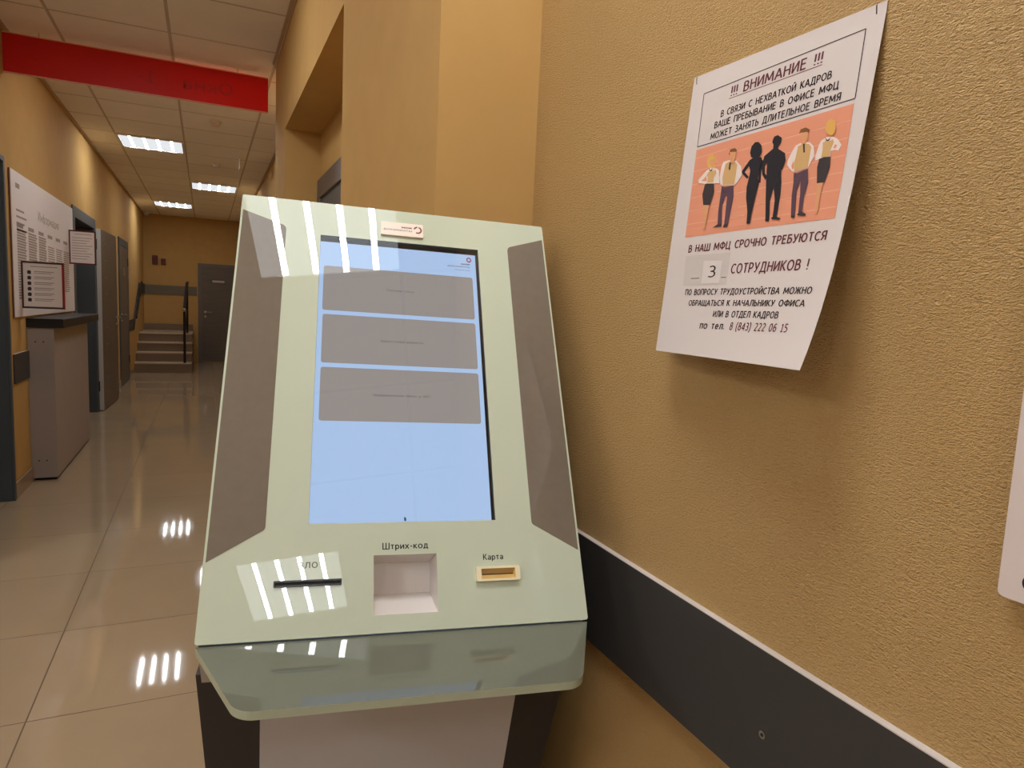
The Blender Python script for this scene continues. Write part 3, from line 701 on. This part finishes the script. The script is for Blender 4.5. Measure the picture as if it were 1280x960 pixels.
# badge with the emblem
q = MB(); plate(q, [rounded(rect(-0.0378, 0.0384, 0.6757, 0.7038), 0.0012, 3)], P, 0.0045, 0.0, 0)
def BP(u, v_, w): return P(u, v_, w)
q2 = MB()
emblem(q2, 0.0285, 0.6910, 0.0078, BP, 1, 0.0047)
text(q2, 'мои', BP, (-0.0010, 0.6920), (0.0175, 0.6920), 0.0052, 0, 0.0047, 0.02)
text(q2, 'документы', BP, (-0.0335, 0.6855), (0.0175, 0.6855), 0.0052, 0, 0.0047, 0.0)
bd = q.build('badge', mat('badge_white', (240, 224, 208), 0.4), kio)
q2.build('badge_emblem', [mat('badge_text', (120, 74, 62), 0.5), mat('badge_red', (140, 62, 50), 0.5)], bd, fix=False)
# glass shelf below the front, sloping forward
sh = rounded([(-0.2785, 0.0), (0.2785, 0.0), (0.2115, 0.150), (-0.2115, 0.150)], [0, 0, 0.032, 0.032], 8)
SZ = ZO - 0.0030
q = MB(); plate(q, [sh], lambda u, v_, w: (u, -v_ + w * 0.032, SZ - v_ * 0.032 + w), 0.0, -0.0105, 0, [1])
q.build('glass_shelf', [mat('shelf_glass', (108, 111, 98), 0.0, 0.9), mat('shelf_glass_edge', (176, 184, 160), 0.2, 0.6)], kio, fix=True)
# head housing behind the glass
prof = [(0.012, -0.014), (0.052, -0.082), (0.405, -0.082), (0.405, 0.600), (0.375, 0.628), (LEN * ST + 0.0085 * CT - 0.004, LEN * CT - 0.0085 * ST - 0.006)]
prof2 = []
for k in range(2):
    pass
q = MB()
def hw(z): return (0.2775 if z < 0.05 else 0.2735) - 0.004 * max(0, z) / 0.64
n = len(prof)
vv = [(-hw(z), d, ZO + z) for d, z in prof] + [(hw(z), d, ZO + z) for d, z in prof]
# leave the front open behind the display and the pocket: only a shell
fc = []
for i in range(n):
    j = (i + 1) % n
    if i == n - 1: continue
    fc.append((i, j, n + j, n + i))
fc += [tuple(range(n))[::-1], tuple(range(n, 2 * n))]
q.add(vv, fc); q.build('head_housing', mat('light_grey_metal', (176, 168, 162), 0.45), kio, fix=True)
# lower body
def fr(z): return 0.080 + (-0.100 - z) * 0.25 if z > -0.42 else 0.160
BT = -0.083
def hwb(z): return 0.2885 + (z + 0.10) * 0.055
zs = [BT, -0.20, -0.30, -0.42, -0.60, None]
def body(half, name, mtl, out, bevel=0.0, z_top=BT, back=0.40):
    q = MB(); rings = []
    for z in zs:
        zz = z if z is not None else -0.79
        h = half(zz)
        ring = []
        for s, d in ((-1, fr(zz) - out), (1, fr(zz) - out), (1, back), (-1, back)):
            x = s * h
            ring.append((x, d, ZO + zz if z is not None else floor_z(x, d) + 0.03))
        rings.append(ring)
    v = [p for r_ in rings for p in r_]; f = [(3, 2, 1, 0), tuple(range(len(v) - 4, len(v)))]
    for i in range(len(rings) - 1):
        for k in range(4): f.append((i * 4 + k, i * 4 + (k + 1) % 4, (i + 1) * 4 + (k + 1) % 4, (i + 1) * 4 + k))
    q.add(v, f); return q.build(name, mtl, kio, bevel=bevel)
body(hwb, 'lower_body', mat('anthracite_metal', (36, 33, 34), 0.45), 0.0)
zs[0] = -0.0855
body(lambda z: 0.2015, 'front_panel', mat('white_metal_panel', (188, 185, 186), 0.45), 0.005, back=0.30)
def foot_z(c, d): return floor_z(c, d)
q = MB()
pts = [(-0.262, 0.15), (0.262, 0.15), (0.262, 0.395), (-0.262, 0.395)]
q.add([(x, y, floor_z(x, y) + 0.001) for x, y in pts] + [(x, y, floor_z(x, y) + 0.035) for x, y in pts], [(0, 3, 2, 1), (4, 5, 6, 7), (0, 1, 5, 4), (1, 2, 6, 5), (2, 3, 7, 6), (3, 0, 4, 7)])
q.build('base_plinth', BLACK, kio)

# ================================================================== curled paper notice
TRt = [0, .0581, .0872, .1139, .1555, .1977, .2296, .2831, .3434, .3874, .3935]
TRd = [.001, .0056, .0106, .0139, .0198, .0272, .0332, .0437, .0563, .0743, .0785]
TRz = [0, .0579, .0866, .1131, .1543, .1958, .2271, .2795, .3385, .3787, .3825]
TLt = [0, .0822, .1678, .2313, .2979, .3966]; TLd = [.001, .0096, .0162, .0214, .0271, .0369]; TLz = [0, .0818, .1671, .2304, .2967, .3950]
PW_, PH_, PY, PZL, PZR = 0.2996, 0.3935, 0.8006, EYE + 0.3437, EYE + 0.3352
cRd, cRz = np.polyfit(TRt, TRd, 3), np.polyfit(TRt, TRz, 4); cLd, cLz = np.polyfit(TLt, TLd, 2), np.polyfit(TLt, TLz, 3)
def sheet(s, t, off=0.0):
    k = s / PW_
    d = (1 - k) * np.polyval(cLd, t) + k * np.polyval(cRd, t)
    z = (1 - k) * (PZL - np.polyval(cLz, t)) + k * (PZR - np.polyval(cRz, t))
    return (XW - max(d, 0.0008) - off - PX.x, PY - s - PX.y, z - PX.z)
PX = Vector((XW, PY - PW_ / 2, PZL - 0.39))
po = empty('paper_notice', PX, label='white paper notice with six printed figures, lower edge curling off the textured wall', cat='notice')
NS, NT = 14, 36
m = MB(); dT = PH_ / NT
g = [[sheet(PW_ * i / NS, dT * j, o) for j in range(NT + 1) for i in range(NS + 1)] for o in (0.0003, -0.0)]
idx = lambda i, j: j * (NS + 1) + i
m.add(g[0], [(idx(i, j), idx(i + 1, j), idx(i + 1, j + 1), idx(i, j + 1)) for j in range(NT) for i in range(NS)])
m.add(g[1], [(idx(i, j), idx(i, j + 1), idx(i + 1, j + 1), idx(i + 1, j)) for j in range(NT) for i in range(NS)])
rim = [(i, 0) for i in range(NS)] + [(NS, j) for j in range(NT)] + [(i, NT) for i in range(NS, 0, -1)] + [(0, j) for j in range(NT, 0, -1)]
for k in range(len(rim)):
    (i0, j0), (i1, j1) = rim[k], rim[(k + 1) % len(rim)]
    m.add([g[0][idx(i0, j0)], g[0][idx(i1, j1)], g[1][idx(i1, j1)], g[1][idx(i0, j0)]], [(0, 1, 2, 3)])
sheet_ob = m.build('paper_sheet', PAPER, po, fix=False)
for p_ in sheet_ob.data.polygons: p_.use_smooth = True
def flat_to_sheet(mb, v, f, mi, off):
    """2D (s, -t) faces cut along the sheet's rows so that they follow the curl"""
    bm = bmesh.new(); vs = [bm.verts.new((x, y, 0)) for x, y in v]
    for q in f:
        try: bm.faces.new([vs[i] for i in q])
        except ValueError: pass
    ys = [q[1] for q in v]
    for j in range(1, NT):
        y = -dT * j
        if min(ys) < y < max(ys):
            bmesh.ops.bisect_plane(bm, geom=bm.verts[:] + bm.edges[:] + bm.faces[:], plane_co=(0, y, 0), plane_no=(0, 1, 0))
    bm.verts.index_update()
    mb.add([sheet(q.co.x, -q.co.y, off) for q in bm.verts], [tuple(x.index for x in q.verts) for q in bm.faces], mi)
    bm.free()
def ppoly(mb, pts, mi, off):
    v, f = fill2d([[(a, -b) for a, b in pts]]); flat_to_sheet(mb, v, f, mi, off)
def ptext(mb, s, l, r, cap, mi, off=0.0007, bold=0.014):
    v, f = glyphs(s, bold); x0 = min(q[0] for q in v); x1 = max(q[0] for q in v)
    out = []
    for x, y in v:
        k = (x - x0) / (x1 - x0); out.append((l[0] + (r[0] - l[0]) * k, -(l[1] + (r[1] - l[1]) * k - y / CAP * cap)))
    flat_to_sheet(mb, out, f, mi, off)
def pline(mb, a, b, w_, mi, off=0.0006):
    dx, dy = b[0] - a[0], b[1] - a[1]; ln = math.hypot(dx, dy); nx, ny = -dy / ln * w_ / 2, dx / ln * w_ / 2
    ppoly(mb, [(a[0] + nx, a[1] + ny), (b[0] + nx, b[1] + ny), (b[0] - nx, b[1] - ny), (a[0] - nx, a[1] - ny)], mi, off)
PTX = mat('print_dark', (52, 44, 44), 0.7, 0.2); PRD = mat('print_maroon', (104, 56, 58), 0.7, 0.2)
m = MB()
fr_ = [(0.0267, 0.029), (0.2787, 0.0217), (0.2810, 0.0955), (0.0291, 0.1028)]
for i in range(4): pline(m, fr_[i], fr_[(i + 1) % 4], 0.0011, 0)
ptext(m, '!!! ВНИМАНИЕ !!!', (0.0826, 0.0456), (0.2277, 0.0425), 0.0128, 1, bold=0.012)
pline(m, (0.0800, 0.0482), (0.2285, 0.0450), 0.0008, 1)
ptext(m, 'В СВЯЗИ С НЕХВАТКОЙ КАДРОВ', (0.0686, 0.0699), (0.2445, 0.0641), 0.0086, 0)
ptext(m, 'ВАШЕ ПРЕБЫВАНИЕ В ОФИСЕ МФЦ', (0.0590, 0.0832), (0.2567, 0.0785), 0.0086, 0)
ptext(m, 'МОЖЕТ ЗАНЯТЬ ДЛИТЕЛЬНОЕ ВРЕМЯ', (0.0541, 0.0976), (0.2621, 0.0927), 0.0086, 0)
m.build('printed_heading', [PTX, PRD], po, fix=False)
pc = {'bg': mat('print_salmon', (226, 150, 118), 0.7, 0.2), 'plank': mat('print_salmon_line', (240, 182, 150), 0.7, 0.2),
      'blond': mat('print_blond', (226, 172, 92), 0.7, 0.2), 'skin': mat('print_skin', (222, 158, 112), 0.7, 0.2), 'white': mat('print_white', (232, 214, 204), 0.7, 0.2),
      'tan': mat('print_tan', (210, 168, 112), 0.7, 0.2), 'dark': mat('print_charcoal', (62, 54, 54), 0.7, 0.2), 'hair': mat('print_brown', (128, 84, 52), 0.7, 0.2),
      'trouser': mat('print_plum', (92, 68, 78), 0.7, 0.2), 'ink': mat('print_black', (42, 38, 42), 0.7, 0.2)}
pk_ = list(pc); pc['orange'] = pc['bg']
m = MB()
ppoly(m, [(0.0283, 0.1068), (0.2809, 0.1008), (0.2860, 0.2241), (0.0318, 0.2297)], 0, 0.0006)
for k in range(6):
    t0 = 0.117 + 0.0185 * k; a = 0.0285 + 0.0006 * k; b = 0.2812 + 0.0007 * k
    c = a + (b - a) * (0.25 + 0.1 * (k % 3))
    pline(m, (a, t0 + 0.002), (c, t0 - 0.001), 0.0006, 1, 0.0008); pline(m, (c + 0.012, t0 + 0.006), (b, t0 + 0.002), 0.0006, 1, 0.0008)
pic = m.build('printed_picture', [pc['bg'], pc['plank']], po, fix=False)
FIGS=[
('blond',[(0.0572,0.1194),(0.0642,0.1186),(0.0707,0.1225),(0.0747,0.1307),(0.0744,0.1382),(0.0675,0.1399),(0.0595,0.1364),(0.0547,0.1276)]),
('skin',[(0.0614,0.1252),(0.0702,0.1266),(0.0725,0.1332),(0.0691,0.1369),(0.0639,0.1342)]),
('white',[(0.0573,0.1395),(0.0655,0.1373),(0.0772,0.1396),(0.0828,0.1432),(0.0879,0.1608),(0.0818,0.1600),(0.0763,0.1602),(0.0585,0.1580),(0.0523,0.1566),(0.0440,0.1551),(0.0429,0.1501),(0.0505,0.1444)]),
('tan',[(0.0622,0.1422),(0.0662,0.1408),(0.0701,0.1418),(0.0764,0.1419),(0.0788,0.1464),(0.0751,0.1516),(0.0752,0.1582),(0.0626,0.1566),(0.0623,0.1489),(0.0589,0.1465)]),
('orange',[(0.0552,0.1498),(0.0584,0.1470),(0.0612,0.1545),(0.0555,0.1537),(0.0494,0.1529)]),
('dark',[(0.0610,0.1366),(0.0657,0.1407),(0.0700,0.1385),(0.0685,0.1421),(0.0644,0.1413)]),
('dark',[(0.0587,0.1590),(0.0614,0.1578),(0.0770,0.1598),(0.0803,0.1711),(0.0759,0.1887),(0.0619,0.1873),(0.0565,0.1722)]),
('skin',[(0.0634,0.1876),(0.0748,0.1888),(0.0747,0.2048),(0.0732,0.2204),(0.0684,0.2201),(0.0679,0.2062)]),
('skin',[(0.0990,0.1216),(0.1111,0.1233),(0.1120,0.1320),(0.1096,0.1339),(0.1117,0.1374),(0.1008,0.1357),(0.1035,0.1324),(0.1015,0.1294)]),
('hair',[(0.0969,0.1240),(0.0990,0.1179),(0.1073,0.1177),(0.1117,0.1216),(0.1100,0.1244),(0.1024,0.1227),(0.0991,0.1257)]),
('white',[(0.0894,0.1326),(0.1001,0.1324),(0.1138,0.1353),(0.1241,0.1438),(0.1285,0.1552),(0.1223,0.1643),(0.1173,0.1673),(0.0955,0.1651),(0.0900,0.1629),(0.0861,0.1530),(0.0866,0.1381)]),
('tan',[(0.0938,0.1364),(0.0997,0.1342),(0.1114,0.1360),(0.1168,0.1409),(0.1172,0.1536),(0.1171,0.1664),(0.0952,0.1639),(0.0923,0.1539)]),
('dark',[(0.1015,0.1352),(0.1045,0.1357),(0.1048,0.1464),(0.1016,0.1441)]),
('trouser',[(0.0937,0.1656),(0.0993,0.1674),(0.1163,0.1675),(0.1194,0.1831),(0.1183,0.2174),(0.1111,0.2172),(0.1076,0.1818),(0.1045,0.1777),(0.1007,0.1921),(0.1059,0.2172),(0.0980,0.2166),(0.0949,0.1991),(0.0941,0.1765)]),
('dark',[(0.0979,0.2162),(0.1058,0.2168),(0.1063,0.2196),(0.0889,0.2200)]),
('dark',[(0.1111,0.2169),(0.1182,0.2170),(0.1175,0.2207),(0.1093,0.2208)]),
('ink',[(0.1372,0.1289),(0.1381,0.1211),(0.1432,0.1169),(0.1493,0.1177),(0.1553,0.1232),(0.1576,0.1315),(0.1551,0.1380),(0.1481,0.1386),(0.1400,0.1347)]),
('ink',[(0.1385,0.1388),(0.1456,0.1361),(0.1587,0.1382),(0.1615,0.1433),(0.1581,0.1541),(0.1586,0.1629),(0.1620,0.1721),(0.1606,0.1807),(0.1596,0.1928),(0.1586,0.2086),(0.1590,0.2203),(0.1531,0.2198),(0.1506,0.2043),(0.1438,0.1858),(0.1416,0.1731),(0.1432,0.1572),(0.1429,0.1519),(0.1375,0.1431)]),
('ink',[(0.1387,0.1376),(0.1272,0.1505),(0.1278,0.1533),(0.1389,0.1620),(0.1413,0.1598),(0.1329,0.1526),(0.1401,0.1441)]),
('ink',[(0.1572,0.1388),(0.1618,0.1429),(0.1619,0.1564),(0.1641,0.1701),(0.1600,0.1696),(0.1576,0.1540)]),
('ink',[(0.1726,0.1186),(0.1741,0.1155),(0.1796,0.1150),(0.1863,0.1195),(0.1868,0.1255),(0.1834,0.1299),(0.1841,0.1329),(0.1753,0.1314),(0.1749,0.1259),(0.1720,0.1219)]),
('ink',[(0.1627,0.1375),(0.1751,0.1307),(0.1839,0.1322),(0.1965,0.1397),(0.1965,0.1547),(0.1944,0.1594),(0.1988,0.1752),(0.2006,0.1888),(0.2010,0.2023),(0.2014,0.2162),(0.1952,0.2157),(0.1932,0.1947),(0.1876,0.1788),(0.1855,0.1956),(0.1903,0.2169),(0.1841,0.2173),(0.1782,0.1931),(0.1737,0.1719),(0.1709,0.1560),(0.1700,0.1490)]),
('ink',[(0.1631,0.1372),(0.1610,0.1493),(0.1648,0.1603),(0.1715,0.1676),(0.1744,0.1644),(0.1687,0.1591),(0.1665,0.1502),(0.1709,0.1440)]),
('ink',[(0.1960,0.1393),(0.1992,0.1484),(0.1965,0.1580),(0.1927,0.1605),(0.1924,0.1541),(0.1924,0.1474)]),
('ink',[(0.1839,0.2164),(0.1907,0.2170),(0.1908,0.2199),(0.1846,0.2192)]),
('ink',[(0.1934,0.2152),(0.2008,0.2150),(0.2086,0.2175),(0.2075,0.2191),(0.1948,0.2177)]),
('skin',[(0.2145,0.1191),(0.2261,0.1205),(0.2270,0.1287),(0.2247,0.1302),(0.2258,0.1333),(0.2185,0.1324),(0.2191,0.1286),(0.2164,0.1260)]),
('hair',[(0.2122,0.1190),(0.2135,0.1148),(0.2204,0.1141),(0.2268,0.1175),(0.2268,0.1220),(0.2226,0.1191),(0.2162,0.1214)]),
('white',[(0.2104,0.1330),(0.2192,0.1309),(0.2307,0.1330),(0.2373,0.1386),(0.2412,0.1504),(0.2374,0.1561),(0.2348,0.1629),(0.2158,0.1645),(0.2113,0.1632),(0.2024,0.1543),(0.2021,0.1489),(0.2066,0.1389)]),
('tan',[(0.2143,0.1345),(0.2201,0.1330),(0.2297,0.1347),(0.2342,0.1388),(0.2345,0.1541),(0.2346,0.1621),(0.2157,0.1642),(0.2125,0.1538),(0.2137,0.1475)]),
('orange',[(0.2096,0.1567),(0.2113,0.1504),(0.2140,0.1598),(0.2122,0.1612)]),
('dark',[(0.2211,0.1331),(0.2237,0.1336),(0.2264,0.1439),(0.2241,0.1435)]),
('trouser',[(0.2154,0.1655),(0.2205,0.1665),(0.2352,0.1638),(0.2395,0.1805),(0.2375,0.1964),(0.2394,0.2147),(0.2340,0.2150),(0.2312,0.1924),(0.2275,0.1757),(0.2250,0.1884),(0.2297,0.2171),(0.2241,0.2174),(0.2188,0.1926),(0.2177,0.1776)]),
('dark',[(0.2239,0.2165),(0.2299,0.2159),(0.2299,0.2184),(0.2249,0.2186)]),
('dark',[(0.2328,0.2146),(0.2390,0.2130),(0.2461,0.2163),(0.2452,0.2180),(0.2338,0.2166)]),
('blond',[(0.2491,0.1204),(0.2505,0.1144),(0.2546,0.1117),(0.2612,0.1151),(0.2640,0.1234),(0.2633,0.1294),(0.2599,0.1313),(0.2524,0.1268)]),
('skin',[(0.2509,0.1179),(0.2590,0.1193),(0.2607,0.1258),(0.2574,0.1285),(0.2530,0.1253)]),
('white',[(0.2465,0.1339),(0.2534,0.1313),(0.2640,0.1334),(0.2688,0.1365),(0.2751,0.1438),(0.2725,0.1497),(0.2674,0.1481),(0.2624,0.1484),(0.2627,0.1550),(0.2493,0.1548),(0.2434,0.1558),(0.2422,0.1505),(0.2446,0.1383)]),
('orange',[(0.2668,0.1415),(0.2697,0.1437),(0.2680,0.1468),(0.2649,0.1450)]),
('tan',[(0.2496,0.1369),(0.2543,0.1351),(0.2593,0.1366),(0.2627,0.1354),(0.2646,0.1396),(0.2614,0.1475),(0.2620,0.1541),(0.2510,0.1539),(0.2511,0.1457)]),
('dark',[(0.2509,0.1309),(0.2553,0.1353),(0.2593,0.1328),(0.2573,0.1363),(0.2545,0.1361)]),
('dark',[(0.2489,0.1548),(0.2548,0.1539),(0.2636,0.1548),(0.2657,0.1668),(0.2624,0.1828),(0.2522,0.1825),(0.2482,0.1642)]),
('skin',[(0.2526,0.1826),(0.2605,0.1828),(0.2605,0.1974),(0.2616,0.2160),(0.2583,0.2157),(0.2549,0.1984)])]

names = list(dict.fromkeys(c for c, _ in FIGS)); m = MB()
for i, (c, pts) in enumerate(FIGS): ppoly(m, pts, names.index(c), 0.0010 + 0.00010 * (i % 9))
m.build('printed_figures', [pc[c] for c in names], pic, fix=False)
m = MB()
ptext(m, 'В НАШ МФЦ СРОЧНО ТРЕБУЮТСЯ', (0.0440, 0.2514), (0.2807, 0.2470), 0.0100, 1, bold=0.016)
ptext(m, 'СОТРУДНИКОВ !', (0.1397, 0.2821), (0.2654, 0.2792), 0.0122, 1, bold=0.012)
ptext(m, 'ПО ВОПРОСУ ТРУДОУСТРОЙСТВА МОЖНО', (0.0528, 0.3110), (0.2798, 0.3063), 0.0078, 0, bold=0.016)
ptext(m, 'ОБРАЩАТЬСЯ К НАЧАЛЬНИКУ ОФИСА', (0.0649, 0.3256), (0.2753, 0.3208), 0.0076, 0, bold=0.016)
ptext(m, 'ИЛИ В ОТДЕЛ КАДРОВ', (0.1228, 0.3390), (0.2408, 0.3359), 0.0080, 0, bold=0.016)
ptext(m, 'по тел.', (0.0999, 0.3559), (0.1518, 0.3541), 0.0098, 0, bold=0.012)
ptext(m, '8 (843) 222 06 15', (0.1618, 0.3543), (0.2609, 0.3513), 0.0098, 1, bold=0.012)
pline(m, (0.060, 0.2880), (0.078, 0.2876), 0.0008, 0); pline(m, (0.1235, 0.2870), (0.1330, 0.2868), 0.0008, 0)
m.build('printed_text', [PTX, PRD], po, fix=False)
m = MB(); ppoly(m, [(0.0400, 0.2560), (0.1330, 0.2545), (0.1365, 0.2968), (0.0440, 0.2984)], 0, 0.0005)
ppoly(m, [(0.0820, 0.2640), (0.1195, 0.2650), (0.1215, 0.2944), (0.0850, 0.2950)], 1, 0.0008)
ptext(m, '3', (0.0970, 0.2868), (0.1110, 0.2864), 0.0155, 2, 0.0012, bold=0.0)
m.build('number_slip', [mat('taped_film', (205, 193, 187), 0.3), mat('number_paper', (218, 207, 201), 0.7), PTX], po, fix=False)
for s, t in ((0.0075, 0.0062), (0.2885, 0.0055)):
    c = Vector(sheet(s, t, 0.0006))
    MB().tube([c + Vector((0.0004, 0, -0.005)), c + Vector((-0.0006, 0, -0.004)), c + Vector((-0.0006, 0.0008, 0.004)), c + Vector((0.0004, 0.0008, 0.005))], 0.0005, 6).build('staple', BLACK, po)

# second sheet at the edge of the view
r = empty('laminated_sheet', (XW, 0.325, 1.073), label='corner of a white laminated sheet on the textured wall nearest the viewer', cat='notice')
q = MB(); plate(q, [rounded(rect(-0.21, 0.0, 0.0, 0.297), 0.005, 5)], lambda u, v_, w: (-w, u, v_), 0.012, 0.011); q.build('sheet', mat('laminated_white', (226, 212, 206), 0.35), r)
q = MB(); plate(q, [el(-0.0225, 0.0185, 0.0045, 0.0062, 0, 360, 18)[:-1]], lambda u, v_, w: (-w, u, v_), 0.0124, 0.012); q.build('printed_mark', PTX, r, fix=False)
for y, z in ((-0.012, 0.285), (-0.198, 0.285)): MB().cyl((0, y, z), (-1, 0, 0), 0.003, 0.0135, 10).build('pin', STEEL, r)
